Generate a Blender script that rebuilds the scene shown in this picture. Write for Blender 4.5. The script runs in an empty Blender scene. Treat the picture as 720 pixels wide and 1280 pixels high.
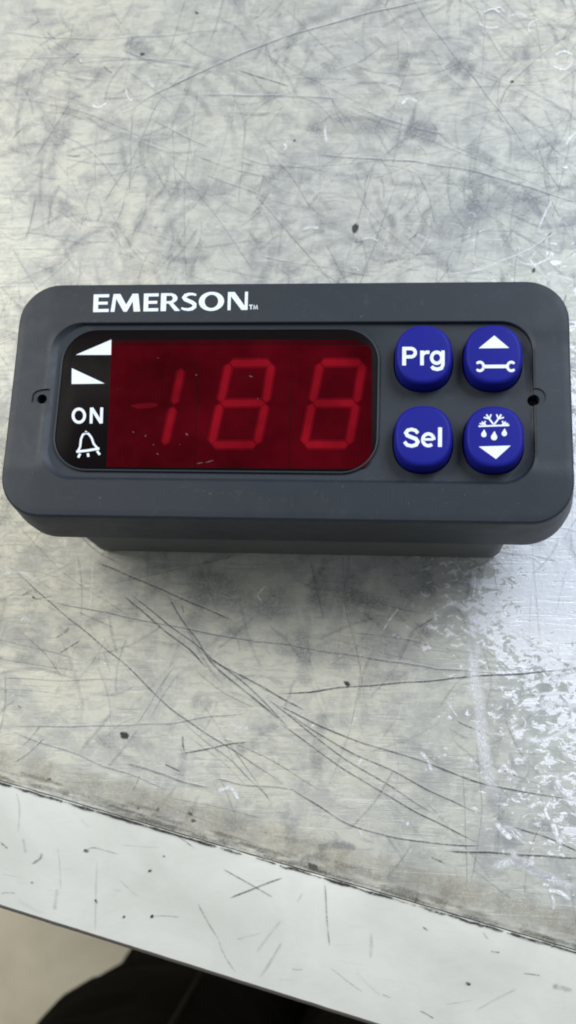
import bpy, bmesh, math, random
from mathutils import Vector, Matrix, Quaternion
from mathutils import noise as mnoise
random.seed(11)
S = 0.001                       # everything below is measured in millimetres
SC = bpy.context.scene
COL = SC.collection

# ------------------------------------------------------------------ camera
FACE_Z = 26.0                   # height of the controller's front face over the table
CAM = Vector((15.70691, -53.73941, 138.82955 + FACE_Z))
RV = Vector((0.25997, 0.09724, 0.02729))
Q = Quaternion(RV.normalized(), RV.length)
FPX = 1300.0
cd = bpy.data.cameras.new('camera'); cam = bpy.data.objects.new('camera', cd); COL.objects.link(cam)
cam.location = CAM*S; cam.rotation_mode = 'QUATERNION'; cam.rotation_quaternion = Q
cd.sensor_fit = 'HORIZONTAL'; cd.sensor_width = 36.0; cd.lens = 36.0*FPX/720.0
cd.clip_start = 0.005; cd.clip_end = 60.0
cd.dof.use_dof = True; cd.dof.focus_distance = 0.150; cd.dof.aperture_fstop = 62.0
SC.camera = cam
SC.render.resolution_x = 576; SC.render.resolution_y = 1024

# ------------------------------------------------------------------ world and lamps
w = bpy.data.worlds.new('World'); SC.world = w; w.use_nodes = True
bg = w.node_tree.nodes['Background']; bg.inputs[0].default_value = (0.93, 0.97, 1.0, 1); bg.inputs[1].default_value = 0.29
def area(name, loc, target, size, power, color):
    l = bpy.data.lights.new(name, 'AREA'); l.shape = 'RECTANGLE'; l.size = size[0]; l.size_y = size[1]
    l.energy = power; l.color = color
    o = bpy.data.objects.new(name, l); COL.objects.link(o); o.location = loc
    o.rotation_euler = (Vector(target)-Vector(loc)).to_track_quat('-Z', 'Y').to_euler()
    return o
area('window_light', (1.05, 0.95, 1.35), (0, 0, 0), (1.0, 1.0), 37, (0.82, 0.89, 1.0))
area('ceiling_light', (-1.4, 0.7, 1.6), (0, 0, 0), (1.2, 0.8), 36, (1.0, 0.97, 0.88))
SC.view_settings.view_transform = 'Standard'; SC.view_settings.look = 'None'
SC.view_settings.exposure = 0.0; SC.view_settings.gamma = 1.0
SC.render.engine = 'CYCLES'
SC.cycles.transparent_max_bounces = 48
SC.cycles.filter_width = 2.0

# ------------------------------------------------------------------ measuring help
def ray(px, py):
    return Q @ Vector(((px-360.0)/FPX, (640.0-py)/FPX, -1.0))
def hit(px, py, p0, n):
    d = ray(px, py); t = (Vector(p0)-CAM).dot(n)/d.dot(n); return CAM+d*t
UP = Vector((0, 0, 1))
def on_z(px, py, z):            # point of a level plane (mm)
    return hit(px, py, (0, 0, z), UP)

# ------------------------------------------------------------------ object help
def link(name, me, mat=None, parent=None):
    o = bpy.data.objects.new(name, me); COL.objects.link(o)
    if mat is not None:
        for m in (mat if isinstance(mat, (list, tuple)) else [mat]): me.materials.append(m)
    if parent is not None: o.parent = parent
    return o
def empty(name, loc, label, cat, group=None):
    o = bpy.data.objects.new(name, None); COL.objects.link(o); o.location = Vector(loc)*S
    o.empty_display_size = 0.02
    o['label'] = label; o['category'] = cat
    if group: o['group'] = group
    return o
def mesh_of(bm, org=(0, 0, 0), sharp=32, smooth=True):
    bm.normal_update()
    for e in bm.edges:
        if len(e.link_faces) == 2 and e.calc_face_angle(0) > math.radians(sharp): e.smooth = False
    for f in bm.faces: f.smooth = smooth
    o = Vector(org)
    for v in bm.verts: v.co = (v.co-o)*S
    me = bpy.data.meshes.new('mesh'); bm.to_mesh(me); bm.free(); return me
def mat(name):
    m = bpy.data.materials.new(name); m.use_nodes = True
    nt = m.node_tree; b = nt.nodes['Principled BSDF']; return m, nt, b
def N(nt, t, **k):
    n = nt.nodes.new(t)
    for a, v in k.items():
        if a == 'ins':
            for i, x in v.items(): n.inputs[i].default_value = x
        else: setattr(n, a, v)
    return n
def L(nt, a, b): nt.links.new(a, b)
def ramp(nt, fac, stops):
    r = N(nt, 'ShaderNodeValToRGB'); L(nt, fac, r.inputs[0])
    e = r.color_ramp.elements
    while len(e) < len(stops): e.new(0.5)
    for i, (p, c) in enumerate(stops):
        e[i].position = p; e[i].color = c if isinstance(c, tuple) else (c, c, c, 1)
    return r.outputs[0]
def mapped(nt, scale, rot=(0, 0, 0), loc=(0, 0, 0)):
    tc = N(nt, 'ShaderNodeTexCoord'); mp = N(nt, 'ShaderNodeMapping')
    mp.inputs['Scale'].default_value = scale; mp.inputs['Rotation'].default_value = rot
    mp.inputs['Location'].default_value = loc
    L(nt, tc.outputs['Object'], mp.inputs[0]); return mp.outputs[0]
def noise(nt, vec, scale, detail=4, rough=.55, dist=0):
    n = N(nt, 'ShaderNodeTexNoise'); L(nt, vec, n.inputs['Vector'])
    n.inputs['Scale'].default_value = scale; n.inputs['Detail'].default_value = detail
    n.inputs['Roughness'].default_value = rough; n.inputs['Distortion'].default_value = dist
    return n.outputs[0]
def mixc(nt, fac, a, b, mode='MIX'):
    m = N(nt, 'ShaderNodeMix', data_type='RGBA', blend_type=mode)
    for i, x in ((0, fac), (6, a), (7, b)):
        if isinstance(x, (tuple, float, int)): m.inputs[i].default_value = x
        else: L(nt, x, m.inputs[i])
    return m.outputs[2]
def math_(nt, op, a, b=0.0, clamp=False):
    m = N(nt, 'ShaderNodeMath', operation=op, use_clamp=clamp)
    for i, x in ((0, a), (1, b)):
        if isinstance(x, (float, int)): m.inputs[i].default_value = x
        else: L(nt, x, m.inputs[i])
    return m.outputs[0]
def bump(nt, b, h, strength, dist):
    n = N(nt, 'ShaderNodeBump'); n.inputs['Strength'].default_value = strength; n.inputs['Distance'].default_value = dist
    L(nt, h, n.inputs['Height']); L(nt, n.outputs[0], b.inputs['Normal'])

# ------------------------------------------------------------------ materials
def plastic(name, col, rough, grain=0.00002, spec=.5, var=.12, wear=.0):
    m, nt, b = mat(name); v = mapped(nt, (1000, 1000, 1000))
    n = noise(nt, v, .12, 3)
    c = mixc(nt, n, tuple(x*(1-var) for x in col)+(1,), tuple(min(1, x*(1+var)) for x in col)+(1,))
    wr = ramp(nt, noise(nt, v, .55, 8, .75, .8), [(.56, 0.), (.72, 1.)])
    c = mixc(nt, math_(nt, 'MULTIPLY', wr, wear), c, (.16, .17, .18, 1))
    L(nt, c, b.inputs['Base Color'])
    g = noise(nt, v, 5.5, 2, .6)
    sm = noise(nt, v, .3, 4, .6, .5)
    r = math_(nt, 'MULTIPLY_ADD', sm, .22); nt.nodes[-1].inputs[2].default_value = rough-.11
    L(nt, r, b.inputs['Roughness'])
    b.inputs['Specular IOR Level'].default_value = spec
    bump(nt, b, g, .35, grain); return m
M_bezel = plastic('dark_grey_plastic', (.0145, .0205, .030), .5, .00003, .38, .15, .10)
M_house = plastic('housing_plastic', (.085, .09, .086), .55, .00002, .35)
M_button = plastic('blue_rubber', (.009, .012, .22), .5, .000012, .13, .06)
M_ink = plastic('white_print', (.72, .78, .88), .5, .000005, .3, .04)
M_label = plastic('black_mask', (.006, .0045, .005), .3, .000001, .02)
M_hole = plastic('hole_dark', (.006, .007, .009), .6)
def lens(name, col):
    m, nt, b = mat(name); v = mapped(nt, (1000, 1000, 1000))
    n = ramp(nt, noise(nt, v, .13, 3), [(.3, 0.), (.7, 1.)])
    L(nt, mixc(nt, n, tuple(x*.62 for x in col)+(1,), tuple(x*1.38 for x in col)+(1,)), b.inputs['Base Color'])
    b.inputs['Roughness'].default_value = .2; b.inputs['Specular IOR Level'].default_value = .03
    s = noise(nt, v, .5, 5, .7); L(nt, ramp(nt, s, [(.4, .13), (.75, .3)]), b.inputs['Roughness'])
    return m
M_red = lens('red_window', (.050, .0008, .003))
M_redshade = lens('red_window_shade', (.030, .0015, .003))
M_seg = lens('red_segment', (.16, .003, .008))
M_seghalo = lens('red_segment_edge', (.095, .0015, .005))
M_segdim = lens('red_segment_faint', (.11, .003, .007))

def table_material():
    m, nt, b = mat('scratched_aluminium'); v = mapped(nt, (1000, 1000, 1000))
    # dull sheet with warm and cool areas
    n1 = noise(nt, v, .018, 3, .5)
    base = mixc(nt, ramp(nt, n1, [(.38, 0.), (.62, 1.)]), (.555, .545, .465, 1), (.47, .485, .45, 1))
    # blue grey rubbed blotches
    n2 = noise(nt, v, .10, 10, .74, .5)
    base = mixc(nt, math_(nt, 'MULTIPLY', ramp(nt, n2, [(.46, 0.), (.58, 1.)]), .36), base, (.21, .225, .255, 1))
    n2b = noise(nt, mapped(nt, (1000, 2300, 1000), (0, 0, .25), (31, 4, 0)), .24, 9, .7, 1.2)
    base = mixc(nt, math_(nt, 'MULTIPLY', ramp(nt, n2b, [(.5, 0.), (.56, 1.)]), .30), base, (.25, .265, .28, 1))
    n2c = noise(nt, mapped(nt, (2400, 1000, 1000), (0, 0, -.5), (3, 44, 0)), .22, 9, .7, 1.5)
    base = mixc(nt, math_(nt, 'MULTIPLY', ramp(nt, n2c, [(.53, 0.), (.62, 1.)]), .3), base, (.60, .60, .57, 1))
    # fine fibres of wear in several directions
    bh = None
    for i, (ang, sx, sy, th, am) in enumerate(((.3, .12, 2.4, .60, .35), (1.2, .1, 2.0, .62, .3), (2.3, .13, 2.2, .62, .3), (2.85, .07, 2.6, .61, .3))):
        f = noise(nt, mapped(nt, (1000*sx, 1000*sy, 1000), (0, 0, ang), (i*17, i*9, 0)), 1.0, 3, .6, .4)
        f = ramp(nt, f, [(th, 0.), (th+.06, 1.)])
        base = mixc(nt, math_(nt, 'MULTIPLY', f, am*.7), base, (.24, .25, .27, 1) if i % 2 == 0 else (.72, .74, .73, 1))
        bh = f if bh is None else math_(nt, 'MAXIMUM', bh, f)
    # pale worn flakes at the right-hand side, with the table's sheen painted in
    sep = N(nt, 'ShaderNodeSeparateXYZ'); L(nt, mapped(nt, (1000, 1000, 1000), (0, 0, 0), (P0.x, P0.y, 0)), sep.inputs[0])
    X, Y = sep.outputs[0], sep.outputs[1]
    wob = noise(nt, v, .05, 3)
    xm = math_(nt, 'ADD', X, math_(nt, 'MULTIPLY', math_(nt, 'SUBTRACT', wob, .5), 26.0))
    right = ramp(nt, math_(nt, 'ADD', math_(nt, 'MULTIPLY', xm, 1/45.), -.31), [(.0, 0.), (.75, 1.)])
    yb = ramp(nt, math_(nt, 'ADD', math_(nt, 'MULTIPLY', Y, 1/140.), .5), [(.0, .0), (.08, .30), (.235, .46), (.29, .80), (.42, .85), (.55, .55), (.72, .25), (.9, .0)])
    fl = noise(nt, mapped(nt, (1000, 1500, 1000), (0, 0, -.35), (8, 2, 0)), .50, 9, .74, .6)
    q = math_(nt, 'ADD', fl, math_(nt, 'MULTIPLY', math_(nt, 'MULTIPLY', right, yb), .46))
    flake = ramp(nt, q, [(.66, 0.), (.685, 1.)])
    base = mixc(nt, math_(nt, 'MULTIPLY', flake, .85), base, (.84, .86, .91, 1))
    L(nt, base, b.inputs['Base Color'])
    b.inputs['Metallic'].default_value = .4
    rr = noise(nt, v, .2, 6, .65, .5)
    r0 = ramp(nt, rr, [(.3, .40), (.7, .62)])
    L(nt, mixc(nt, flake, r0, (.36, .36, .36, 1)), b.inputs['Roughness'])
    hh = math_(nt, 'ADD', math_(nt, 'MULTIPLY', bh, -.5), math_(nt, 'ADD', math_(nt, 'MULTIPLY', flake, .5), noise(nt, v, 1.6, 5, .7)))
    bump(nt, b, hh, .45, .00008)
    return m
def mark_material():
    m, nt, b = mat('scratch_marks')
    a = N(nt, 'ShaderNodeAttribute', attribute_name='mark')
    L(nt, a.outputs['Color'], b.inputs['Base Color']); b.inputs['Roughness'].default_value = .45
    b.inputs['Metallic'].default_value = .3
    v = mapped(nt, (1000, 1000, 1000)); g = noise(nt, v, 2.6, 3, .7)
    k = ramp(nt, g, [(.36, .35), (.56, 1.)])
    L(nt, math_(nt, 'MULTIPLY', a.outputs['Alpha'], k, True), b.inputs['Alpha'])
    return m
M_mark = mark_material()
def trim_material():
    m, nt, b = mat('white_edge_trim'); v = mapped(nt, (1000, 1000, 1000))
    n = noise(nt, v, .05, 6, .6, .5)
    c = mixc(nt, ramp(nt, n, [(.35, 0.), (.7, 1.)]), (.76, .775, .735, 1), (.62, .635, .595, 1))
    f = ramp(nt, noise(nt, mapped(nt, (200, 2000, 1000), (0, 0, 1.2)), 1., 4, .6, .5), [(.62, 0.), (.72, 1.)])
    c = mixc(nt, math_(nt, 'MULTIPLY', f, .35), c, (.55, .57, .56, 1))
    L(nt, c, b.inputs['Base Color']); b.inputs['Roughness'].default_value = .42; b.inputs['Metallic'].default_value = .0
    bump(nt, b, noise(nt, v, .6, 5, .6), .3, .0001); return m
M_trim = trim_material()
M_lip = plastic('bare_metal_lip', (.24, .22, .21), .5)
M_grime = plastic('seam_grime', (.20, .18, .15), .8)
def floor_material():
    m, nt, b = mat('beige_floor'); v = mapped(nt, (1, 1, 1))
    n = noise(nt, v, 9, 6, .6, .4)
    c = mixc(nt, ramp(nt, n, [(.35, 0.), (.65, 1.)]), (.78, .72, .57, 1), (.60, .54, .41, 1))
    L(nt, c, b.inputs['Base Color']); b.inputs['Roughness'].default_value = .55
    bump(nt, b, noise(nt, v, 60, 3), .2, .001); return m
def cloth(name, col):
    m, nt, b = mat(name); v = mapped(nt, (1, 1, 1))
    n = noise(nt, v, 30, 5, .6)
    L(nt, mixc(nt, n, tuple(x*.7 for x in col)+(1,), tuple(x*1.3 for x in col)+(1,)), b.inputs['Base Color'])
    b.inputs['Roughness'].default_value = .9; b.inputs['Specular IOR Level'].default_value = .03
    bump(nt, b, noise(nt, v, 900, 2), .4, .0004); return m

# ------------------------------------------------------------------ floor
FLOOR = -850.0
bm = bmesh.new()
bm.faces.new([bm.verts.new((x, y, FLOOR)) for x, y in ((-4000, -4000), (4000, -4000), (4000, 4000), (-4000, 4000))])
fo = link('floor', mesh_of(bm), floor_material()); fo['kind'] = 'structure'

# ------------------------------------------------------------------ work table
A = on_z(0, 975, 0); B = on_z(720, 1187, 0)
E1 = (B-A).normalized(); OUT = Vector((E1.y, -E1.x, 0))            # along the edge, and outwards
if OUT.y > 0: OUT = -OUT
SL = math.radians(24)
SN = (OUT*math.sin(SL)+UP*math.cos(SL)).normalized()               # normal of the sloping edge strip
SD = (OUT*math.cos(SL)-UP*math.sin(SL)).normalized()
W = sum(((hit(x, y, A, SN)-A).dot(SD) for x, y in ((0, 1133), (200, 1196), (360, 1243))))/3
P0 = A+E1*40
M_table = table_material()
table = empty('work_table', (P0.x, P0.y, FLOOR), 'scratched grey metal work table with a white sloping edge strip', 'table')
TO = Vector((P0.x, P0.y, FLOOR))
def tp(s, o, z=0.): return P0+E1*s+OUT*o+UP*z                      # table coordinates
marks = []      # (list of (point, halfwidth, alpha), colour, normal)
def soft_strip(bm, lay, pts, widths, alphas, col, nrm, z):
    n = len(pts); rows = []
    for i in range(n):
        d = (pts[min(i+1, n-1)]-pts[max(i-1, 0)])
        if d.length < 1e-6: d = Vector((1, 0, 0))
        s = d.normalized().cross(nrm).normalized()
        c = pts[i]+nrm*z
        rows.append([(bm.verts.new(c+s*widths[i]), 0), (bm.verts.new(c+s*widths[i]*.35), alphas[i]),
                     (bm.verts.new(c-s*widths[i]*.35), alphas[i]), (bm.verts.new(c-s*widths[i]), 0)])
    for i in range(n-1):
        for j in range(3):
            q = [rows[i][j], rows[i][j+1], rows[i+1][j+1], rows[i+1][j]]
            f = bm.faces.new([v for v, a in q]); f.material_index = 1
            for lp, (v, a) in zip(f.loops, q): lp[lay] = (col[0], col[1], col[2], a)
def smooth_path(ps, k=6):
    out = []
    n = len(ps)
    for i in range(n-1):
        p0, p1, p2, p3 = ps[max(i-1, 0)], ps[i], ps[i+1], ps[min(i+2, n-1)]
        for j in range(k):
            t = j/k
            out.append(.5*((2*p1)+(p2-p0)*t+(2*p0-5*p1+4*p2-p3)*t*t+(3*p1-p0-3*p2+p3)*t**3))
    out.append(ps[-1]); return out
ZC = [0.010]
def add_mark(bm, lay, ps, w, a, col, nrm=UP, jit=.25, k=6):
    pts = smooth_path(ps, k); n = len(pts)
    if jit: pts = [p+Vector((mnoise.noise(p*.15), mnoise.noise(p*.15+Vector((9, 9, 9))), 0))*jit for p in pts]
    if nrm is not UP: pts = [p-nrm*(p-A).dot(nrm) for p in pts]
    ws, al = [], []
    ph = random.random()*50
    for i in range(n):
        t = i/max(1, n-1); tap = min(1, min(t, 1-t)*7+.12)
        ws.append(w*(.55+.45*tap)*(1+.35*mnoise.noise(Vector((ph+i*.6, 0, 0)))))
        al.append(a*tap*max(.15, 1+.7*mnoise.noise(Vector((ph, i*.5, 3)))))
    ZC[0] += .00003
    soft_strip(bm, lay, pts, ws, al, col, nrm, ZC[0])
def speck(bm, lay, c, r, col, a=1., nrm=UP, ang=0., asp=1.6):
    k = 12; ZC[0] += .00003
    u = Vector((math.cos(ang), math.sin(ang), 0)); u = (u-nrm*u.dot(nrm)).normalized(); v = nrm.cross(u)
    c = c+nrm*ZC[0]; vc = bm.verts.new(c); r1, r2 = [], []
    for i in range(k):
        t = i*math.tau/k; q = 1+.45*mnoise.noise(Vector((c.x*3+math.cos(t)*1.3, c.y*3+math.sin(t)*1.3, 1)))
        d = u*math.cos(t)*r*asp*q+v*math.sin(t)*r*q
        r1.append(bm.verts.new(c+d*.7)); r2.append(bm.verts.new(c+d*1.1))
    for i in range(k):
        j = (i+1) % k
        f = bm.faces.new((vc, r1[i], r1[j])); f.material_index = 1
        for lp in f.loops: lp[lay] = (*col, a)
        f = bm.faces.new((r1[i], r2[i], r2[j], r1[j])); f.material_index = 1
        for lp, aa in zip(f.loops, (a, 0, 0, a)): lp[lay] = (*col, aa)

bm = bmesh.new(); lay = bm.loops.layers.float_color.new('mark')
TW, TD = 620., 680.
# sheet with a slightly rounded far rim
def quad(bm, pts, mi=0):
    f = bm.faces.new([bm.verts.new(p) for p in pts]); f.material_index = mi; return f
def boxt(bm, s0, s1, o0, o1, z0, z1, skip_top=False):
    c = [tp(s, o, z) for z in (z0, z1) for s, o in ((s0, o0), (s1, o0), (s1, o1), (s0, o1))]
    vs = [bm.verts.new(p) for p in c]
    for q in ((0, 3, 2, 1), (4, 5, 6, 7), (0, 1, 5, 4), (1, 2, 6, 5), (2, 3, 7, 6), (3, 0, 4, 7)):
        bm.faces.new([vs[i] for i in q])
boxt(bm, -TW, TW, -TD, 0, -22, 0)
bmesh.ops.recalc_face_normals(bm, faces=bm.faces)
DK = (.085, .085, .09); GR = (.22, .23, .25); BL = (.25, .27, .31); WH = (.86, .88, .92); BR = (.22, .20, .16)
def R_(a, b): return random.uniform(a, b)
def in_table(p): return (p-A).dot(OUT) < -1.5
def rnd_pt(x0=-75, x1=80, y0=-80, y1=120):
    while True:
        p = Vector((R_(x0, x1), R_(y0, y1), 0))
        if in_table(p): return p
def rnd_stroke(p, ang, ln, curve):
    d = Vector((math.cos(ang), math.sin(ang), 0)); nn = Vector((-d.y, d.x, 0))
    return [p, p+d*ln*.5+nn*ln*curve, p+d*ln]
def keep(ps): return [p for p in ps if in_table(p)]
def random_marks():
    for i in range(2300):                                   # rubbed, blue-grey smears
        p = rnd_pt(-58, 62, -75, 88) if i > 500 else rnd_pt(); ln = R_(3, 13)
        if p.y < -14 and random.random() < .6: continue
        q = keep(rnd_stroke(p, R_(0, math.tau), ln, R_(-.12, .12)))
        if len(q) > 1: add_mark(bm, lay, q, *random.choice([(R_(.1, .25), R_(.07, .28)), (R_(.15, .45), R_(.06, .26)), (R_(.4, 1.6), R_(.07, .24))]), random.choice([BL, BL, GR]), k=5)
    for i in range(330):                                   # hairlines
        p = rnd_pt(); ln = R_(4, 30) if random.random() < .8 else R_(30, 60)
        ang = random.choice([R_(-.5, .2), R_(-1.2, -.5), R_(0, math.tau), R_(1.3, 1.8)])
        q = keep(rnd_stroke(p, ang, ln, R_(-.06, .06)))
        if len(q) > 1: add_mark(bm, lay, q, R_(.06, .13), R_(.12, .42), random.choice([GR, GR, GR, DK]))
    for i in range(110):                                   # nicks
        p = rnd_pt(); q = keep(rnd_stroke(p, R_(0, math.tau), R_(.6, 3.), R_(-.09, .09)))
        if len(q) > 1: add_mark(bm, lay, q, R_(.1, .22), R_(.25, .7), random.choice([DK, GR]), k=4)
    for i in range(420):                                   # pale flecks, thickest at the right
        p = rnd_pt()
        if random.random() > .12+.88*max(0, min(1, (p.x-5)/28)): continue
        q = keep(rnd_stroke(p, random.choice([R_(-.6, .2), R_(1., 2.1)]), R_(.6, 4.), R_(-.35, .35)))
        if len(q) > 1: add_mark(bm, lay, q, R_(.1, .45), R_(.35, .95), WH, k=4)
random_marks()
def tz(*pts): return [on_z(x, y, 0) for x, y in pts]
TR = [  # long scratches of the sheet: points, half-width, strength, colour
 ([(155, 745), (205, 787), (260, 835)], .22, .7, DK), ([(207, 742), (245, 800), (270, 832), (360, 910)], .2, .7, DK),
 ([(117, 702), (200, 737), (290, 775)], .2, .6, DK), ([(40, 747), (200, 780), (360, 807), (485, 827), (640, 846)], .14, .75, GR),
 ([(345, 868), (480, 855), (600, 846), (735, 835)], .15, .95, DK), ([(8, 705), (100, 785), (160, 835), (225, 895), (360, 985)], .14, .75, DK),
 ([(160, 740), (235, 800), (300, 850), (360, 910)], .15, .75, DK), ([(250, 815), (300, 845), (345, 870), (380, 888)], .2, .7, DK),
 ([(340, 880), (430, 920), (535, 955), (610, 980), (725, 1002)], .15, .9, DK), ([(345, 885), (420, 930), (490, 965), (600, 1020)], .14, .8, DK),
 ([(350, 905), (430, 960), (510, 1010), (600, 1055)], .14, .75, DK), ([(360, 982), (435, 1030), (525, 1052), (605, 1058)], .13, .8, DK),
 ([(330, 872), (420, 940), (545, 1020)], .13, .75, DK),
 ([(558, 1063), (640, 1068), (730, 1071)], .17, .95, DK), ([(640, 1034), (680, 1046), (722, 1062)], .14, .8, DK),
 ([(227, 940), (268, 934), (310, 928)], .14, .95, DK), ([(10, 909), (135, 907), (220, 903), (310, 890)], .13, .6, GR),
 ([(15, 915), (100, 945), (210, 988)], .13, .6, GR), ([(155, 955), (210, 970), (262, 987)], .2, .7, GR),
 ([(268, 975), (310, 982), (370, 987)], .14, .7, GR), ([(17, 952), (35, 940), (55, 922)], .15, .7, GR),
 ([(225, 900), (290, 955), (335, 997)], .12, .6, GR), ([(0, 848), (70, 850), (150, 850)], .11, .5, GR),
 ([(75, 818), (85, 812), (100, 802)], .13, .7, DK), ([(170, 905), (195, 865), (220, 830)], .13, .5, GR),
 ([(120, 830), (135, 870), (140, 950)], .13, .3, GR), ([(387, 700), (397, 735), (405, 775)], .15, .6, GR),
 ([(570, 900), (590, 910), (615, 922)], .14, .7, DK), ([(430, 790), (520, 802), (610, 822)], .1, .5, GR),
 ([(490, 1000), (500, 960), (490, 905)], .12, .25, BL),
 ([(165, 137), (220, 105), (290, 73), (370, 42), (490, 10), (565, -4)], .22, .8, GR),
 ([(165, 138), (163, 190), (163, 242)], .16, .6, GR), ([(298, 88), (330, 98), (362, 109)], .14, .8, DK),
 ([(47, 246), (40, 272), (30, 300)], .17, .8, DK), ([(395, 193), (480, 200), (560, 208), (640, 228), (725, 256)], .16, .7, GR),
 ([(512, -5), (560, 60), (600, 108), (662, 192)], .13, .65, GR), ([(250, 120), (340, 121), (425, 124)], .3, .4, BL),
 ([(150, 62), (190, 76), (245, 84)], .4, .5, BL), ([(0, 40), (120, 50), (260, 40)], .2, .35, BL),
 ([(450, 135), (500, 155), (560, 170)], .35, .4, BL), ([(610, 0), (605, 50), (602, 110)], .13, .4, GR),
 ([(190, 150), (230, 170), (262, 186)], .13, .5, GR), ([(60, 160), (120, 195), (150, 235)], .16, .4, BL),
 ([(0, 75), (120, 72), (250, 78)], .14, .35, GR), ([(370, 0), (368, 30), (362, 60)], .13, .4, GR),
 ([(640, 100), (690, 60), (725, 30)], .14, .35, GR), ([(560, 345), (620, 330), (700, 290)], .16, .5, WH),
 ([(320, 318), (400, 335), (470, 345)], .14, .3, GR), ([(250, 215), (340, 250), (400, 262)], .13, .35, GR)]
for pts, hw, a, c in TR:
    add_mark(bm, lay, tz(*pts), hw*.95, a*.85, c, jit=.45, k=8)
    add_mark(bm, lay, [p+Vector((.10, .24, 0)) for p in tz(*pts)], hw*.6, .32, WH, jit=.45, k=8)  # glint along each scratch, painted as a pale parallel line
for pts, hw, a in [([(505, 160), (528, 163), (550, 166)], 3.0, .42), ([(380, 150), (440, 156), (500, 158)], 2.6, .25), ([(560, 78), (578, 86), (592, 95)], 2.4, .35), ([(160, 52), (175, 60), (188, 70)], 2.2, .35),
     ([(540, 285), (600, 262), (690, 250)], 4., .25), ([(200, 235), (240, 240), (290, 232)], 2.5, .2), ([(60, 150), (75, 165), (85, 175)], 2., .25),
     ([(385, 735), (420, 745), (455, 730)], 4., .25), ([(440, 775), (500, 740), (540, 720)], 5., .22), ([(230, 730), (300, 745), (370, 760)], 4., .3), ([(340, 800), (420, 820), (500, 810)], 3.2, .2)]:
    add_mark(bm, lay, tz(*pts), hw, a, (.22, .235, .28), jit=1., k=8)
for pts, hw, a in [  # pale scuffs
 ([(600, 740), (590, 800), (600, 900), (612, 960), (622, 1010)], 1.3, .5), ([(612, 1085), (650, 1078), (680, 1095), (722, 1108)], .8, .7),
 ([(640, 1060), (655, 1085), (690, 1098)], .7, .6), ([(618, 1030), (628, 1040), (640, 1048)], .6, .9), ([(655, 925), (690, 922), (715, 905)], .5, .8),
 ([(698, 965), (700, 985), (722, 1003)], .4, .9), ([(688, 1030), (695, 1045), (702, 1055)], .6, .9), ([(625, 965), (632, 955), (638, 962)], .35, .9),
 ([(525, 940), (534, 952), (538, 965)], .35, .7), ([(592, 715), (593, 735), (592, 750)], .25, .9), ([(478, 790), (488, 770), (495, 760)], .22, .8),
 ([(328, 752), (324, 745), (335, 732)], .25, .6), ([(660, 890), (690, 880), (722, 885)], .6, .6), ([(690, 1118), (693, 1130), (692, 1140)], .3, .8),
 ([(115, 700), (117, 735), (112, 760)], .3, .3), ([(0, 718), (25, 716), (50, 730)], .35, .5), ([(665, 350), (690, 345), (720, 350)], .4, .4),
 ([(650, 325), (668, 330), (690, 322)], .3, .7), ([(706, 180), (712, 172), (722, 166)], .25, .8), ([(672, 290), (680, 270), (688, 250)], .25, .6)]:
    add_mark(bm, lay, tz(*pts), hw, a, WH, jit=.6, k=6)
for x, y, r, ang in [(178, 68, .32, .2), (444, 286, .48, 1.4), (156, 919, .42, -.5), (434, 855, .36, -.6), (667, 338, .3, 1.2), (246, 16, .25, -.8),
                     (238, 1017, .26, -.5), (242, 1026, .24, 0), (173, 1010, .2, 1.4), (197, 1012, .24, .9), (62, 974, .22, 0), (640, 102, .22, 0),
                     (42, 747, .2, -.4), (392, 1084, .4, 0), (520, 1125, .25, 1.), (368, 176, .18, 1.), (388, 1082, .3, 2.)]:
    speck(bm, lay, on_z(x, y, 0), r*(1.3 if x in (444, 156) else 1.05), (.03, .03, .03), 1., UP, ang)
for x, y in ((420, 1058), (395, 1073)):                            # two dull grey patches by the seam
    add_mark(bm, lay, tz((x-22, y+3), (x, y-2), (x+24, y+2)), .8, .5, BL, jit=.6)
# grime that has gathered along the seam
for i in range(260):
    s = R_(-75, 95); l = R_(1., 9.); o = -abs(random.gauss(0, 1.0))-.12
    add_mark(bm, lay, [tp(s, o), tp(s+l*.5, o+R_(-.1, .1)), tp(s+l, o)], R_(.12, .5), R_(.1, .38), BR if random.random() < .7 else DK, jit=0, k=3)
for i in range(26):
    s = -90+i*8; add_mark(bm, lay, [tp(s, -3.), tp(s+5, -3.2), tp(s+10, -3.)], 2.6, .30, (.40, .36, .28), jit=0, k=3)
me = mesh_of(bm, TO, smooth=False); link('tabletop', me, [M_table, M_mark], table)

# sloping edge strip, its lip and its marks
bm = bmesh.new(); lay = bm.loops.layers.float_color.new('mark')
n = 260
def strip_pt(s, t, nz=0.): return P0+E1*s+SD*t+SN*nz
rows = []
for i in range(n+1):
    s = -TW+2*TW*i/n if not (20 < i < n-20) else None
svals = [-TW, -300, -120]+[-100+i*.6 for i in range(360)]+[130, 300, TW]
def chip(s): return .10*mnoise.noise(Vector((s*.35, 0, 0)))+.16*max(0, mnoise.noise(Vector((s*1.1, 5, 0)))-.25)
prof = [(0.0, -.5, 0), (.02, .0, 0), (W*.5, 0, 0), (W-.15, 0, 0)]
rows = []
for s in svals:
    r = []
    c = chip(s)
    r.append(tp(s, .12, -1.2)); r.append(strip_pt(s, .22+c, -.06)); r.append(strip_pt(s, .42+c, .0))
    r.append(strip_pt(s, W*.5, 0.)); r.append(strip_pt(s, W-.2-chip(s+400)*.5, 0.))
    rows.append([bm.verts.new(p) for p in r])
for a_, b_ in zip(rows, rows[1:]):
    for j in range(4):
        f = bm.faces.new((a_[j], b_[j], b_[j+1], a_[j+1])); f.material_index = 0
bmesh.ops.recalc_face_normals(bm, faces=bm.faces)
if bm.faces[200].normal.z < 0: bmesh.ops.reverse_faces(bm, faces=bm.faces)
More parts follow.
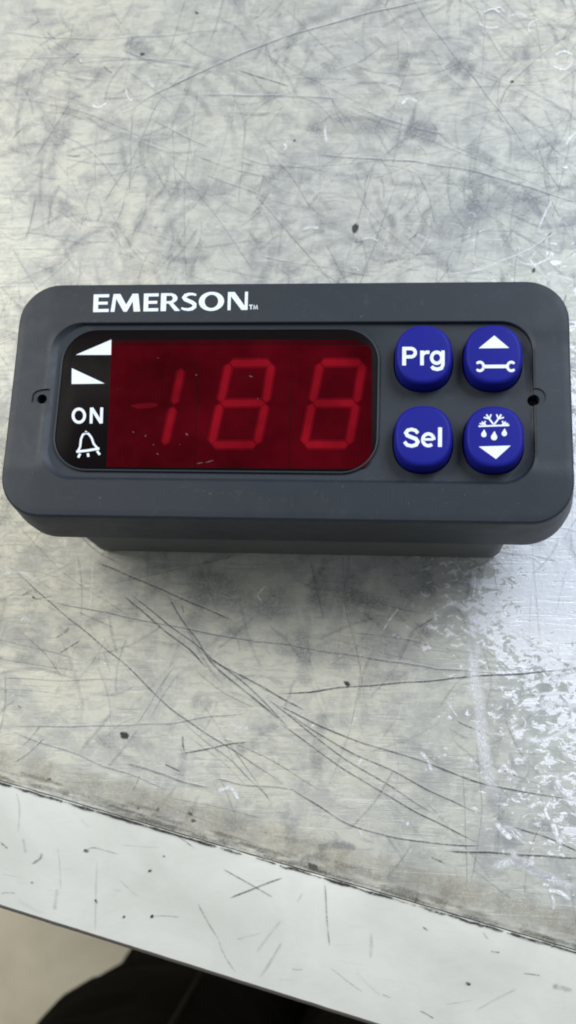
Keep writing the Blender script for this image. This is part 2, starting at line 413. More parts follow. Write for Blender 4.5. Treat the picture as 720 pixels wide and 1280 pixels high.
def ts(*pts): return [hit(x, y, A, SN) for x, y in pts]
for pts, hw, a, c in [
 ([(280, 1086), (310, 1104), (342, 1122)], .13, .85, DK), ([(287, 1122), (318, 1111), (354, 1097)], .15, .9, DK),
 ([(247, 1128), (262, 1155), (274, 1174)], .13, .6, GR), ([(274, 1174), (282, 1195), (295, 1216)], .11, .5, GR), ([(406, 1104), (408, 1140), (411, 1182)], .12, .8, (.25, .2, .2)),
 ([(121, 1075), (120, 1120), (119, 1162)], .14, .35, GR), ([(215, 1040), (230, 1050), (245, 1062)], .12, .6, DK), ([(108, 1064), (118, 1060), (150, 1068)], .12, .5, GR),
 ([(52, 1066), (50, 1073), (40, 1080)], .22, .8, GR), ([(190, 1145), (205, 1145), (226, 1147)], .12, .5, GR), ([(413, 1210), (435, 1227), (455, 1240)], .11, .5, GR),
 ([(0, 1052), (6, 1057), (9, 1060)], .16, .8, DK), ([(0, 1117), (10, 1116), (20, 1117)], .12, .5, GR), ([(528, 1158), (532, 1161), (534, 1163)], .15, .9, DK),
 ([(615, 1189), (622, 1190), (626, 1190)], .13, .8, DK), ([(655, 1215), (665, 1216), (675, 1218)], .13, .7, DK), ([(525, 1263), (535, 1268), (543, 1273)], .13, .7, DK),
 ([(478, 1243), (483, 1245), (488, 1248)], .12, .6, GR), ([(690, 1232), (700, 1234), (715, 1238)], .5, .35, GR), ([(150, 1100), (160, 1110), (172, 1120)], .1, .35, GR),
 ([(20, 990), (24, 1010), (22, 1040)], .14, .35, GR), ([(605, 1165), (608, 1170), (612, 1174)], .14, .5, GR), ([(365, 1211), (372, 1212), (380, 1212)], .14, .4, GR)]:
    add_mark(bm, lay, ts(*pts), hw*1.05, a*.75, c, SN, jit=.25)
for x, y, r, ang in [(108, 1063, .3, 0), (188, 1088, .24, .8), (155, 1146, .2, 1.), (190, 1145, .24, 1.), (120, 1126, .22, -1.2), (205, 1070, .15, 0), (585, 1229, .28, -.4), (40, 1103, .15, 0)]:
    speck(bm, lay, hit(x, y, A, SN), r, (.04, .04, .04), .95, SN, ang)
for i in range(38):
    s = R_(-80, 100); t = R_(1, W-1); an = R_(0, math.tau); l = R_(1., 9.)
    ps = [strip_pt(s, t), strip_pt(s+math.cos(an)*l*.5, t+math.sin(an)*l*.5), strip_pt(s+math.cos(an)*l, t+math.sin(an)*l)]
    if all(.8 < (p-A).dot(SD) < W-.8 for p in ps):
        add_mark(bm, lay, ps, R_(.07, .4), R_(.05, .22), GR, SN, jit=.3, k=4)
for i in range(240):                                             # dark chips and dirt where strip and sheet meet
    s = R_(-75, 95); l = R_(.4, 4.5)
    add_mark(bm, lay, [strip_pt(s, .36), strip_pt(s+l*.5, .36+R_(-.05, .3)), strip_pt(s+l, .4)], R_(.1, .3), R_(.35, .95), DK, SN, jit=0, k=3)
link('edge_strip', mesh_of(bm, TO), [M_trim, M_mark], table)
bm = bmesh.new(); rows = []
ld = (OUT*math.cos(math.radians(58))-UP*math.sin(math.radians(58)))
for s in svals:
    c = chip(s+400)*.5
    e = strip_pt(s, W-.2-c, 0)
    p1 = e+ld*1.3; p2 = p1-UP*3.0; p3 = p2-OUT*1.2; p4 = e-OUT*1.5-UP*1.2
    rows.append([bm.verts.new(p) for p in (e+SN*.0, e+SD*.18-SN*.05, p1, p2, p3, p4)])
for a_, b_ in zip(rows, rows[1:]):
    for j in range(5): bm.faces.new((a_[j], b_[j], b_[j+1], a_[j+1]))
bmesh.ops.recalc_face_normals(bm, faces=bm.faces)
link('strip_lip', mesh_of(bm, TO), M_lip, table)
bm = bmesh.new(); boxt(bm, -TW+2, TW-2, -2.0, .05, -9, -.35)
for f in bm.faces: pass
link('edge_seam', mesh_of(bm, TO, smooth=False), M_grime, table)
M_leg = plastic('painted_steel', (.30, .31, .32), .45)
for s, o in ((-TW+60, -70), (TW-60, -70), (-TW+60, -TD+60), (TW-60, -TD+60)):
    bm = bmesh.new(); boxt(bm, s-20, s+20, o-20, o+20, FLOOR, -22.5)
    bmesh.ops.bevel(bm, geom=[e for e in bm.edges], offset=2.5, segments=2, affect='EDGES')
    bmesh.ops.recalc_face_normals(bm, faces=bm.faces)
    link('leg', mesh_of(bm, TO), M_leg, table)

# ------------------------------------------------------------------ controller
DEV = Vector((0, 0, 0))
dev = empty('temperature_controller', (0, 0, 0), 'dark grey temperature controller with red display and four blue buttons on the metal table', 'controller')
F = FACE_Z
def rrect(x0, x1, y0, y1, r, ns=22, nc=10):
    pts = []
    cs = [((x1-r, y1-r), 0), ((x0+r, y1-r), 90), ((x0+r, y0+r), 180), ((x1-r, y0+r), 270)]
    ends = []
    for (cx, cy), a0 in cs:
        ends.append([(cx+r*math.cos(math.radians(a0+90*i/nc)), cy+r*math.sin(math.radians(a0+90*i/nc))) for i in range(nc+1)])
    for k in range(4):
        pts += ends[k]
        p, q = ends[k][-1], ends[(k+1) % 4][0]
        for i in range(1, ns): pts.append((p[0]+(q[0]-p[0])*i/ns, p[1]+(q[1]-p[1])*i/ns))
    return pts
def loft(bm, loops, cap_top=True, cap_bottom=True):
    rings = [[bm.verts.new(p) for p in lp] for lp in loops]
    for a_, b_ in zip(rings, rings[1:]):
        n = len(a_)
        for i in range(n): bm.faces.new((a_[i], a_[(i+1) % n], b_[(i+1) % n], b_[i]))
    if cap_bottom: bm.faces.new(list(reversed(rings[0])))
    if cap_top: bm.faces.new(rings[-1])
    bmesh.ops.recalc_face_normals(bm, faces=bm.faces)
YT, YB = 18.35, -17.9
def crown(x, y):
    z = 0.
    if y < -10.6: z -= (-10.6-y)*.075
    if y > 11.2: z -= (y-11.2)*.05
    k = max(0, abs(x)-35.8); z -= k*.035
    if abs(x) > 34.5 and -10.6 < y < 10.2:                         # shallow scooped side areas
        k = min(1, (abs(x)-34.5)/1.0)*min(1, (y+10.6)/1.2)*min(1, (10.2-y)/1.2); z -= .16*k
    return z
RX0, RX1, RY0, RY1, RR = -34.9, 35.25, -12.4, 11.8, 4.6            # the recessed inner panel
def bezel_mesh():
    bm = bmesh.new(); loops = []
    def lp(dx, z, r, follow=0., ex=0.):
        return [(x, y, F+z+follow*crown(x, y)) for x, y in rrect(-40.5-dx-ex, 40.5+dx+ex, YB-dx, YT+dx, r)]
    loops.append(lp(-.8, -12.2, 6.0, 0, .95)); loops.append(lp(.1, -12.2, 7.0, 0, 1.0)); loops.append(lp(.28, -11.95, 7.0, 0, 1.0)); loops.append(lp(.25, -9., 6.8, 0, .95))
    loops.append(lp(.03, -.95, 6.05, .8)); loops.append(lp(0, -.5, 6.0, 1)); loops.append(lp(-.1, -.2, 5.9, 1)); loops.append(lp(-.3, -.05, 5.7, 1)); loops.append(lp(-.95, 0, 5.2, 1))
    o = rrect(-40.5+.95, 40.5-.95, YB+.95, YT-.95, 5.2); i_ = rrect(RX0-.12, RX1+.12, RY0-.12, RY1+.12, RR+.12)
    for k in range(1, 15):
        t = k/14
        loops.append([(a[0]+(b[0]-a[0])*t, a[1]+(b[1]-a[1])*t, F+crown(a[0]+(b[0]-a[0])*t, a[1]+(b[1]-a[1])*t)) for a, b in zip(o, i_)])
    loops.append([(x, y, F-.1+crown(x, y)*.8) for x, y in rrect(RX0, RX1, RY0, RY1, RR)])
    loops.append([(x, y, F-.62) for x, y in rrect(RX0+.75, RX1-.12, RY0+.34, RY1-.14, RR-.2)])
    loops.append([(x, y, F-.70) for x, y in rrect(RX0+1.0, RX1-.3, RY0+.5, RY1-.3, RR-.35)])
    loft(bm, loops)
    return bm
BTN = [(19.85, 5.93), (29.58, 5.95), (19.85, -6.2), (29.58, -6.22)]
HX = (-35.72, 35.25)
def superell(cx, cy, hx, hy, e=2.55, n=56):
    out = []
    for i in range(n):
        t = math.tau*i/n; c, s = math.cos(t), math.sin(t)
        out.append((cx+hx*math.copysign(abs(c)**(2/e), c), cy+hy*math.copysign(abs(s)**(2/e), s)))
    return out
def prism(bm, pts, z0, z1):
    n = len(pts); a_ = [bm.verts.new((x, y, z0)) for x, y in pts]; b_ = [bm.verts.new((x, y, z1)) for x, y in pts]
    for i in range(n): bm.faces.new((a_[i], a_[(i+1) % n], b_[(i+1) % n], b_[i]))
    bm.faces.new(list(reversed(a_))); bm.faces.new(b_)
def cutters():
    out = []
    def tmp(fn):
        bm = bmesh.new(); fn(bm); bmesh.ops.recalc_face_normals(bm, faces=bm.faces)
        for v in bm.verts: v.co *= S
        me = bpy.data.meshes.new('cut'); bm.to_mesh(me); bm.free()
        o = bpy.data.objects.new('cut', me); COL.objects.link(o); out.append(o)
    for x, y in BTN: tmp(lambda b, x=x, y=y: prism(b, superell(x, y, 4.27, 4.77, 2.38), F-3.2, F+3))
    circ = lambda cx, cy, r, n=28: [(cx+r*math.cos(math.tau*i/n), cy+r*math.sin(math.tau*i/n)) for i in range(n)]
    tmp(lambda b: prism(b, circ(HX[0]+.05, -.15, .74), F-9, F+2)); tmp(lambda b: prism(b, circ(HX[1]-.05, -.05, .84), F-9, F+2))
    tmp(lambda b: prism(b, circ(HX[1]+.35, .35, 1.3), F-.38, F+2))
    # slot that runs outwards from the left hole
    tmp(lambda b: prism(b, [(HX[0]-1.45, -.75), (HX[0]-.3, -.95), (HX[0]+1.35, -1.0), (HX[0]+1.6, 1.45), (HX[0]+.1, 1.3), (HX[0]-.9, 1.05), (HX[0]-1.35, .55)], F-.42, F+2))
    return out
def boolean(me, cuts, materials):
    o = bpy.data.objects.new('work', me); COL.objects.link(o)
    for c in cuts:
        md = o.modifiers.new('b', 'BOOLEAN'); md.operation = 'DIFFERENCE'; md.object = c; md.solver = 'EXACT'
    dg = bpy.context.evaluated_depsgraph_get(); dg.update()
    r = bpy.data.meshes.new_from_object(o.evaluated_get(dg)); bpy.data.objects.remove(o)
    for c in cuts: bpy.data.objects.remove(c)
    return r
me = mesh_of(bezel_mesh(), (0, 0, 0))
me = boolean(me, cutters(), None)
bm = bmesh.new(); bm.from_mesh(me)
bm.normal_update()
for e in bm.edges: e.smooth = not (len(e.link_faces) == 2 and e.calc_face_angle(0) > math.radians(30))
for f in bm.faces: f.smooth = True
bm.to_mesh(me); bm.free()
bez = link('bezel', me, M_bezel, dev)
# small clip notches, soft vertical ribs of the underside
bm = bmesh.new()
loft(bm, [[(x, y, z) for x, y in rrect(-33.2+d, 33.2-d, -17.3+d, 16.6-d, 2.2)] for z, d in ((.25, .5), (.6, .1), (1.2, 0.), (13.85, -.1))])
hs = link('rear_housing', mesh_of(bm), M_house, dev)

# display: a lip, the window and what shows through it
bm = bmesh.new(); SX0, SX1, SY0, SY1 = -33.05, 13.3, -10.72, 10.68
def lipl(d, z): return [(x, y, F+z) for x, y in rrect(SX0-d, SX1+d, SY0-d, SY1+d, 4.9+d)]
loft(bm, [lipl(.42, -.72), lipl(.38, -.44), lipl(.26, -.36), lipl(.12, -.38), lipl(.06, -.50), lipl(.02, -.72)], False, False)
link('display_rim', mesh_of(bm, sharp=60), M_bezel, dev)
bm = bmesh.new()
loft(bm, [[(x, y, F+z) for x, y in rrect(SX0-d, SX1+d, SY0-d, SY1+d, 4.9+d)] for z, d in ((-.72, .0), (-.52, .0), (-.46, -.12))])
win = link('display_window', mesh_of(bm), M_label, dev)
ZW = F-.46
def flat_part(name, polys, m, parent, z, th=.012):
    bm = bmesh.new()
    for k, poly in enumerate(polys):
        zz = z+.0012*(k % 7)
        a_ = [bm.verts.new((p.x, p.y, zz)) for p in poly]; b_ = [bm.verts.new((p.x, p.y, zz+th)) for p in poly]
        n = len(poly)
        try:
            f1 = bm.faces.new(b_)
            if f1.calc_area() == 0: continue
        except ValueError: continue
        for i in range(n): bm.faces.new((a_[i], a_[(i+1) % n], b_[(i+1) % n], b_[i]))
    bmesh.ops.triangulate(bm, faces=[f for f in bm.faces if len(f.verts) > 4])
    bm.normal_update()
    return link(name, mesh_of(bm, smooth=False), m, parent)
def P2(z): return lambda pts: [on_z(x, y, z) for x, y in pts]
pw = P2(ZW)
# three red modules inside the black mask; its top band is painted-in shade
def redp(pts): return pw(pts)
flat_part('display_module', [redp([(139.5, 432), (246.4, 431.5), (243.4, 584.5), (133, 583.5)])], M_red, win, ZW+.006)
flat_part('display_module', [redp([(247.0, 431.5), (364.6, 431), (361.1, 585.5), (244.5, 584.5)])], M_red, win, ZW+.006)
corner = [(458+7*math.cos(math.radians(a)), 441-9*math.sin(math.radians(a))) for a in (90, 60, 30, 0)]
corner2 = [(449+16*math.cos(math.radians(a)), 568-18*math.sin(math.radians(a))) for a in (0, -30, -60, -90)]
flat_part('display_module', [redp([(365.5, 431)]+corner+corner2+[(362, 585.5)])], M_red, win, ZW+.006)
flat_part('module_top_shade', [redp([(140.5, 426), (300, 424.5), (445, 424.5), (459, 430.5), (300, 431.2), (139.6, 431.7)])], M_redshade, win, ZW+.004)  # shade along the display's top, put in as a darker red strip
def seg_poly(a, b, w, gap=1.4):
    a, b = Vector(a), Vector(b); d = (b-a).normalized(); n = Vector((-d.y, d.x))*w*.5
    a = a+d*gap; b = b-d*gap; t = w*.42
    return [(q.x, q.y) for q in (a, a+d*t+n, b-d*t+n, b, b-d*t-n, a+d*t-n)]
SEGZ = [0]
def segment(a, b, w, m=None, gap=.5):
    SEGZ[0] = (SEGZ[0]+1) % 7
    o = flat_part('digit_segment', [pw(seg_poly(a, b, w+3.6, gap-1.1))], M_seghalo, win, ZW+.020+SEGZ[0]*.002)
    bm = bmesh.new(); bm.from_mesh(o.data)
    vs = [bm.verts.new((p.x*S, p.y*S, (ZW+.052)*S)) for p in pw(seg_poly(a, b, w-1.6, gap+.8))]
    f = bm.faces.new(vs); f.material_index = 1
    if f.normal.z < 0: f.normal_flip()
    bm.to_mesh(o.data); bm.free(); o.data.materials.append(m or M_seg); return o
def digit(TL, TRr, ML, MR, BL_, BR_, m):
    for a, b in ((TL, TRr), (ML, MR), (BL_, BR_), (TL, ML), (TRr, MR), (ML, BL_), (MR, BR_)): segment(a, b, 9.6, m)
digit((286.5, 454), (339.5, 454), (275.5, 504), (332, 504), (264.5, 556), (321, 556), M_seg)
digit((400.5, 453.5), (453.5, 453.5), (390.5, 504), (445.5, 504), (380, 556), (436, 556), M_seg)
segment((227, 460), (217.5, 506), 9.2)
segment((217, 508), (205.5, 557), 9.2)
flat_part('digit_segment', [pw([(162, 507.5), (172, 504.8), (188, 503.5), (197, 505), (197, 507.5), (188, 510.5), (172, 511)])], M_segdim, win, ZW+.030)

# strokes -> polygons in photo measure
def stroke(pts, w, close=False, w2=None):
    pts = [Vector(p) for p in pts]; n = len(pts); out = []
    rng = range(n if close else n-1); L_, R__ = [], []
    for i in range(n):
        if close: d1 = (pts[i]-pts[i-1]).normalized(); d2 = (pts[(i+1) % n]-pts[i]).normalized()
        else:
            d1 = (pts[i]-pts[max(i-1, 0)]); d2 = (pts[min(i+1, n-1)]-pts[i])
            d1 = d1.normalized() if d1.length else d2.normalized(); d2 = d2.normalized() if d2.length else d1
        d = (d1+d2).normalized(); m = 1/max(.55, d.dot(d1))
        ww = w if w2 is None else (w[i] if isinstance(w, list) else w)
        nn = Vector((-d.y, d.x))*ww*.5*m
        L_.append(pts[i]+nn); R__.append(pts[i]-nn)
    for i in rng:
        j = (i+1) % n; out.append([tuple(L_[i]), tuple(L_[j]), tuple(R__[j]), tuple(R__[i])])
    return out
def vstroke(pts, ws, close=False): return stroke(pts, ws, close, w2=1)
def arc(cx, cy, rx, ry, a0, a1, n=14): return [(cx+rx*math.cos(math.radians(a0+(a1-a0)*i/n)), cy-ry*math.sin(math.radians(a0+(a1-a0)*i/n))) for i in range(n+1)]
def marks_on(name, polys, z, parent, m=None):
    return flat_part(name, [[on_z(x, y, z) for x, y in p] for p in polys], m or M_ink, parent, z)
ZI = ZW+.004
marks_on('rising_triangle', [[(94.7, 443.6), (139.2, 424.6), (138.8, 443.6)]], ZI, win)
marks_on('falling_triangle', [[(89.8, 460.3), (130.8, 479.4), (89.6, 480)]], ZI, win)
on = stroke(arc(98.6, 519.6, 7.2, 8.3, 0, 360, 28)[:-1], 3.5, True)
on += stroke([(113.8, 529.3), (114.3, 509.6)], 3.5)+stroke([(114.6, 510.2), (126.4, 528.6)], 4.0)+stroke([(126.6, 529.2), (127.2, 509.4)], 3.5)
marks_on('indicator_lettering', on, ZI, win)
b = stroke([(97.5, 564.0), (100.2, 558.5), (101.2, 549.), (103.5, 543.5), (107.2, 541.2), (111.0, 542.6), (114.6, 547.5), (117.2, 555.), (121.8, 560.2)], 2.6)
b += stroke([(95.5, 564.6), (109, 563.2), (124.2, 560.6)], 3.0)
b += stroke([(105.6, 541.8), (107.4, 539.6), (109.6, 541.4)], 1.8)
for (x, y), (u, v) in (((100.2, 567.), (97.8, 572.)), ((109.8, 566.6), (110.6, 571.)), ((121.2, 563.6), (124.8, 568.4))): b += stroke([(x, y), (u, v)], 2.9)
marks_on('bell_symbol', b, ZI, win)

# maker's lettering on the top band
ZL = F-.30
def letter(polys, x0, wpx, base, cap):      # letter units (0..1 wide, 0..1 high) -> photo measure
    out = []
    for p in polys:
        q = []
        for u, v in p:
            x = x0+u*wpx; yb = base(x); q.append((x+v*.5, yb-v*cap(x)))
        out.append(q)
    return out
base = lambda x: 390.9+(x-117)*(-2.9/194)
cap = lambda x: 22.6+(x-117)*(.6/194)
def rc(u0, v0, u1, v1): return [(u0, v0), (u1, v0), (u1, v1), (u0, v1)]
LE = [rc(0, 0, .31, 1), rc(.2, 0, 1, .17), rc(.2, .42, .92, .58), rc(.2, .83, 1, 1)]
LM = [[(0, 0), (.13, 0), (.19, 1), (.08, 1)], [(.08, 1), (.31, 1), (.58, .22), (.50, 0), (.44, 0)], [(.44, 0), (.55, 0), (.88, 1), (.73, 1), (.47, .25)], [(.71, 1), (.92, 1), (1, 0), (.78, 0)]]
def ell(cx, cy, rx, ry, a0, a1, n=12): return [(cx+rx*math.cos(math.radians(a0+(a1-a0)*i/n)), cy+ry*math.sin(math.radians(a0+(a1-a0)*i/n))) for i in range(n+1)]
def vring(cx, cy, ro, ri, a0, a1, n=24):
    o = ell(cx, cy, ro[0], ro[1], a0, a1, n); i_ = ell(cx, cy, ri[0], ri[1], a0, a1, n)
    return [[o[k], o[k+1], i_[k+1], i_[k]] for k in range(n)]
LR = [rc(0, 0, .28, 1), rc(.2, .85, .46, 1), rc(.2, .42, .46, .55)]+vring(.44, .71, (.42, .29), (.18, .16), -90, 90, 12)+[[(.36, .48), (.58, .5), (1.02, 0), (.74, 0)]]
LS = vstroke([(.90, .87), (.70, .925), (.48, .93), (.27, .86), (.19, .74), (.27, .63), (.48, .54), (.70, .45), (.82, .35), (.82, .22), (.68, .11), (.45, .065), (.22, .09), (.04, .15)],
             [.11, .13, .15, .20, .24, .22, .21, .21, .22, .22, .19, .15, .13, .11])
LO = vring(.5, .5, (.5, .53), (.27, .37), 0, 360, 36)
LN = [[(0, 0), (.15, 0), (.15, 1), (0, 1)], [(0, 1), (.33, 1), (1, .0), (.70, 0), (.06, .9)], [(.85, 0), (1, 0), (1, 1), (.85, 1)]]
pol = []
for Lt, x0, x1 in ((LE, 116.8, 136.2), (LM, 138.6, 175.5), (LE, 179.6, 198.0), (LR, 201.0, 225.0), (LS, 226.0, 247.0), (LO, 248.4, 280.0), (LN, 284.6, 309.6)):
    pol += letter(Lt, x0, x1-x0, base, cap)
pol += [[(311.6, 381.6), (316.0, 381.5), (316.0, 382.7), (311.6, 382.8)], [(313.2, 382.), (314.5, 382.), (314.5, 387.4), (313.2, 387.4)]]
pol += stroke([(317.3, 387.3), (317.8, 382.), (319.5, 386.4), (321.3, 382.), (322.0, 387.2)], 1.1)
def crown_part(name, polys):
    o = marks_on(name, polys, ZL, dev)
    for v in o.data.vertices:                                       # ink lies on the gently sloping band
        x, y = v.co.x/S, v.co.y/S; off = v.co.z/S-ZL
        v.co.z = (F+crown(x, y)+.006+off)*S
    return o
crown_part('raised_lettering', pol)

def dust(name, n, box, zf, parent, m, extra=()):
    bm = bmesh.new(); rnd = random.Random(5)
    items = [(rnd.uniform(box[0], box[1]), rnd.uniform(box[2], box[3]), rnd.uniform(.03, .085), rnd.uniform(0, 3), rnd.choice([1, 1.5, 4])) for _ in range(n)]+list(extra)
    for x, y, rr, an, asp in items:
        z = zf(x, y)
        if z is None: continue
        vs = []
        for k in range(7):
            t_ = math.tau*k/7; u, v_ = rr*asp*math.cos(t_), rr*math.sin(t_)*rnd.uniform(.6, 1.2)
            vs.append(bm.verts.new((x+u*math.cos(an)-v_*math.sin(an), y+u*math.sin(an)+v_*math.cos(an), z)))
        bm.faces.new(vs)
    o = link(name, mesh_of(bm, smooth=False), m, parent); o['kind'] = 'stuff'; return o
M_dust = plastic('dust_grey', (.14, .09, .09), .9, .00001, .2)
ex = []
for x, y, rr, an, asp in ((245.5, 469, .1, 1., 1.2), (182, 545, .08, 1., 2.), (233.6, 543, .1, -.8, 2.4), (197, 567.5, .07, -.6, 2.5), (250, 579, .06, .2, 8), (262, 577, .07, .3, 9), (192, 556, .06, 0, 2)):
    p = on_z(x, y, ZW); ex.append((p.x, p.y, rr, an, asp))
dust('dust', 7, (SX0+3, SX1-3, SY0+2, SY1-3), lambda x, y: F-.385, win, M_dust, ex)
def zb(x, y):
    if RX0-.4 < x < RX1+.4 and RY0-.4 < y < RY1+.4: return None
    if abs(x-HX[0]) < 2.2 and abs(y) < 2: return None
    if abs(x-HX[1]) < 2.2 and abs(y) < 2.2: return None
    return F+crown(x, y)+.03
M_dust2 = plastic('dust_pale', (.09, .095, .10), .9, .00001, .2)
dust('dust', 130, (-38.8, 38.8, -16.2, 16.8), zb, dev, M_dust2)

# four push buttons
def button(cx, cy, kind):
    bm = bmesh.new(); hx, hy = 4.08, 4.58
    prof = [(-3.1, .0), (.9, .02), (1.35, .07), (1.65, .17), (1.87, .34), (1.97, .55), (2.0, .82)]
    loft(bm, [[(x, y, F+z) for x, y in superell(cx, cy, hx-d, hy-d, 2.38-.1*d, 64)] for z, d in prof])
    o = bmesh_obj = link('push_button', mesh_of(bm, sharp=50), M_button, dev)
    # shade the flat top cleanly
    z = F+2.0; zz = z+.008
    sy = 0
    if kind == 'prg':
        p = stroke([(505.1, 456.8), (505.3, 433.6)], 4.8)
        p += stroke([(505.3, 435.7), (513.5, 435.7)]+arc(513.5, 440.9, 5.6, 5.2, 80, -80, 10)+[(505.3, 446.1)], 4.2)
        p += stroke([(527.5, 456.6), (527.5, 438.3)], 4.5)+vstroke([(528.2, 444.), (530.2, 441.3), (533., 440.3), (536.8, 440.5)], [3.6, 4.0, 4.2, 4.2])
        p += stroke(arc(545.9, 447.2, 6.4, 6.9, 0, 360, 24)[:-1], 4.1, True)
        p += stroke([(553.7, 438.2), (553.6, 456.), (551.8, 460.2), (546.8, 461.7), (541.8, 460.6), (539.6, 458.0)], 4.3)
        marks_on('button_lettering', p, zz, o)
    elif kind == 'sel':
        p = vstroke([(522.4, 541.6), (519.6, 538.2), (514.6, 536.7), (509.5, 538.0), (507.4, 541.2), (509.2, 544.4), (514.4, 546.6), (520.0, 548.8), (522.3, 552.4), (520.2, 556.0), (514.6, 557.6), (508.8, 556.2), (505.6, 552.2)],
                    [4.2, 4.2, 4.2, 4.3, 4.6, 4.6, 4.7, 4.7, 4.7, 4.5, 4.2, 4.2, 4.2])
        p += stroke([(528.8, 549.4), (541.6, 549.2)], 3.0)
        p += stroke(arc(535.4, 549.8, 7.0, 7.4, 0, 310, 22), 4.1)
        p += stroke([(550.1, 534.3), (549.9, 558.6)], 4.9)
        marks_on('button_lettering', p, zz, o)
    elif kind == 'up':
        marks_on('arrow_symbol', [[(617.9, 419.4), (636.4, 435.0), (598.4, 435.4)]], zz, o)
        p = stroke([(603.5, 458.2), (635.5, 458.0)], 4.3)
        for cx_, s in ((598.9, 1), (640.0, -1)):
            a0, a1 = (-140, 140) if s > 0 else (40, 320)
            p += vstroke([(cx_+s*0+4.9*math.cos(math.radians(a0+(a1-a0)*i/16))+s*.8, 458.1-5.4*math.sin(math.radians(a0+(a1-a0)*i/16))) for i in range(17)],
                         [2.6, 3.1, 3.3]+[3.3]*11+[3.3, 3.1, 2.6])
        marks_on('spanner_symbol', p, zz, o)
    else:
        p = stroke([(598.2, 532.8), (636.6, 531.6)], 2.0)
        cx_, cy_ = 617.3, 531.
        for sgn in (-1, 1):
            p += stroke([(cx_, cy_), (cx_+sgn*5.0, 524.5), (cx_+sgn*9.2, 518.2)], 2.1)
            p += stroke([(cx_+sgn*5.8, 523.4), (cx_+sgn*3.4, 518.0)], 1.8)+stroke([(cx_+sgn*6.0, 523.4), (cx_+sgn*12.6, 521.8)], 1.8)
            p += stroke([(cx_+sgn*10.0, 531.8), (cx_+sgn*15.0, 527.2)], 1.9)+stroke([(cx_+sgn*11.8, 529.8), (cx_+sgn*10.6, 526.2)], 1.7)
            p += stroke([(cx_+sgn*13., 530.6), (cx_+sgn*17.8, 529.4)], 1.6)
        marks_on('snowflake_symbol', p, zz, o)
        dr = []
        for x, y, r in ((604.8, 543.2, 3.3), (617.6, 546.5, 3.9), (630.4, 542.0, 3.3)):
            dr.append([(x+.5, y-r*2.0)]+arc(x, y, r, r, 40, -220, 16))
        marks_on('drops_symbol', dr, zz, o)
        marks_on('arrow_symbol', [[(598.5, 558.2), (638.4, 557.0), (620.0, 573.8)]], zz, o)
    return o
for (x, y), k in zip(BTN, ('prg', 'up', 'sel', 'down')): button(x, y, k)
for i, x in enumerate(HX):                                          # black plugs painted in for the shade down the two fixing holes
    bm = bmesh.new(); prism(bm, [(x+.6*math.cos(math.tau*k/20), -.03+.6*math.sin(math.tau*k/20)) for k in range(20)], F-8.9, F-2.2)
    bmesh.ops.recalc_face_normals(bm, faces=bm.faces)
    link('hole_shade', mesh_of(bm), M_hole, dev)

# ------------------------------------------------------------------ the person's legs under the table's edge
def ringtube(bm, secs, n=40, fold=0.):
    rings = []
    for (cx, cy, z, rx, ry) in secs:
        ring = []
        for i in range(n):
            t = math.tau*i/n; c, s = math.cos(t), math.sin(t)
            p = Vector((cx+rx*c, cy+ry*s, z))
            q = 1+fold*(mnoise.noise(Vector((c*1.6+cx*.01, s*1.6, z*.011)))+.6*mnoise.noise(Vector((c*3+cx, s*3, z*.03))))
            ring.append(bm.verts.new((cx+rx*c*q, cy+ry*s*q, z)))
        rings.append(ring)
    return rings
def skin(bm, rings, cap0=True, cap1=True):
    for a_, b_ in zip(rings, rings[1:]):
        n = len(a_)
        for i in range(n): bm.faces.new((a_[i], a_[(i+1) % n], b_[(i+1) % n], b_[i]))
    if cap0: bm.faces.new(list(reversed(rings[0])))
    if cap1: bm.faces.new(rings[-1])
LEGX, LEGY = -137., -262.
person = empty('person', (LEGX+100, LEGY, FLOOR), 'person in dark trousers standing at the table edge, only the legs in view', 'person')
PO = Vector((LEGX+100, LEGY, FLOOR))
M_trouser = cloth('dark_cloth', (.0055, .005, .004)); M_seam = cloth('seam_thread', (.020, .018, .014))
M_shoe = plastic('black_shoe', (.012, .012, .012), .5)
bm = bmesh.new()
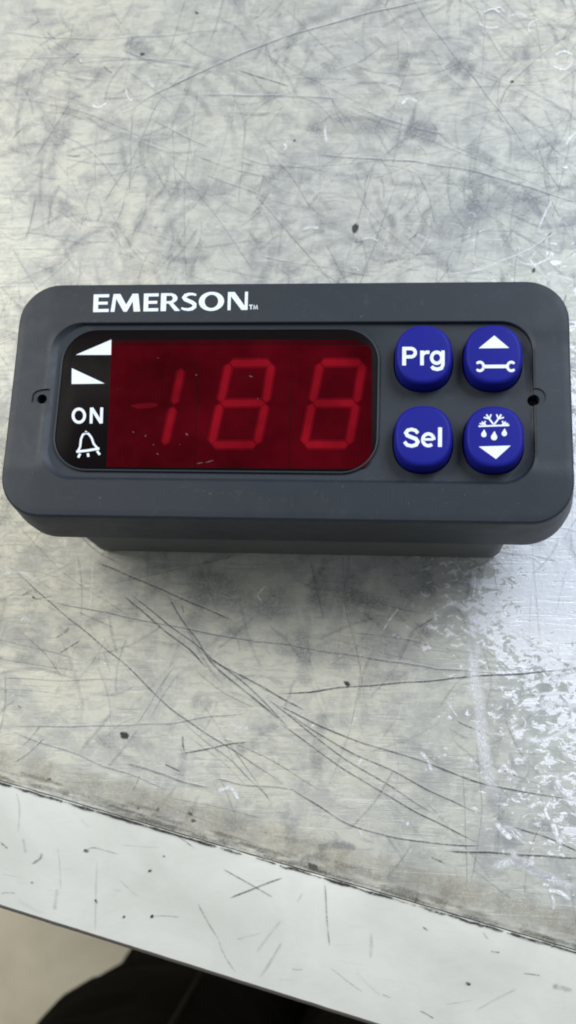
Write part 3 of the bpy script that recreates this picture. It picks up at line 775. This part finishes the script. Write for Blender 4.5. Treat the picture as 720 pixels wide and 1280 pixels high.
def leg_secs(cx, cy):
    raw = [(-820, 92, 104, 0), (-790, 86, 98, 0), (-700, 82, 92, 0), (-600, 84, 94, 2), (-500, 88, 98, 4), (-400, 92, 100, 4), (-330, 96, 100, 0), (-260, 104, 106, -12), (-190, 108, 112, -22), (-120, 110, 118, -28)]
    out = []
    for (z0, a0, b0, d0), (z1, a1, b1, d1) in zip(raw, raw[1:]):
        for k in range(6):
            t = k/6; z_ = z0+(z1-z0)*t; sh = max(0, (z_+800)*.075) if cx < 0 else 0; out.append((cx+sh, cy+d0+(d1-d0)*t, z0+(z1-z0)*t, a0+(a1-a0)*t, b0+(b1-b0)*t))
    z, a, b, d = raw[-1]; out.append((cx+(51 if cx < 0 else 0), cy+d, z, a, b)); return out
for cx in (LEGX, LEGX+168):
    skin(bm, ringtube(bm, leg_secs(cx, LEGY), 44, .09))
# hips close the two legs into one garment
skin(bm, ringtube(bm, [(LEGX+125, LEGY-28-k*4, -150+k*22, 160-k*2, 122-k*1) for k in range(7)], 60, .03))
bmesh.ops.recalc_face_normals(bm, faces=bm.faces)
link('trousers', mesh_of(bm, PO, 70), M_trouser, person)
bm = bmesh.new()
pp = []
for k in range(40):
    z = -780+k*14; t = math.radians(76)
    pp.append(Vector((LEGX+(z+800)*.075+92*math.cos(t)*1.04, LEGY+100*math.sin(t)*1.07, z)))
rings = []
for p in pp: rings.append([bm.verts.new(p+Vector((1.5*math.cos(a), 1.5*math.sin(a), 0))) for a in [math.tau*i/6 for i in range(6)]])
skin(bm, rings); bmesh.ops.recalc_face_normals(bm, faces=bm.faces)
link('seam', mesh_of(bm, PO, 70), M_seam, person)
for cx in (LEGX, LEGX+168):
    bm = bmesh.new(); rr_ = []
    for t, wd, h in ((-85, 26, 52), (-70, 36, 70), (-30, 40, 84), (20, 40, 80), (70, 44, 60), (120, 48, 46), (160, 42, 38), (182, 24, 24)):
        rr_.append([bm.verts.new((cx+wd*math.cos(a), LEGY+t, FLOOR+2+max(0, h*.5+h*.5*math.sin(a)))) for a in [math.tau*i/20 for i in range(20)]])
    skin(bm, rr_); bmesh.ops.recalc_face_normals(bm, faces=bm.faces)
    link('shoe', mesh_of(bm, PO, 60), M_shoe, person)
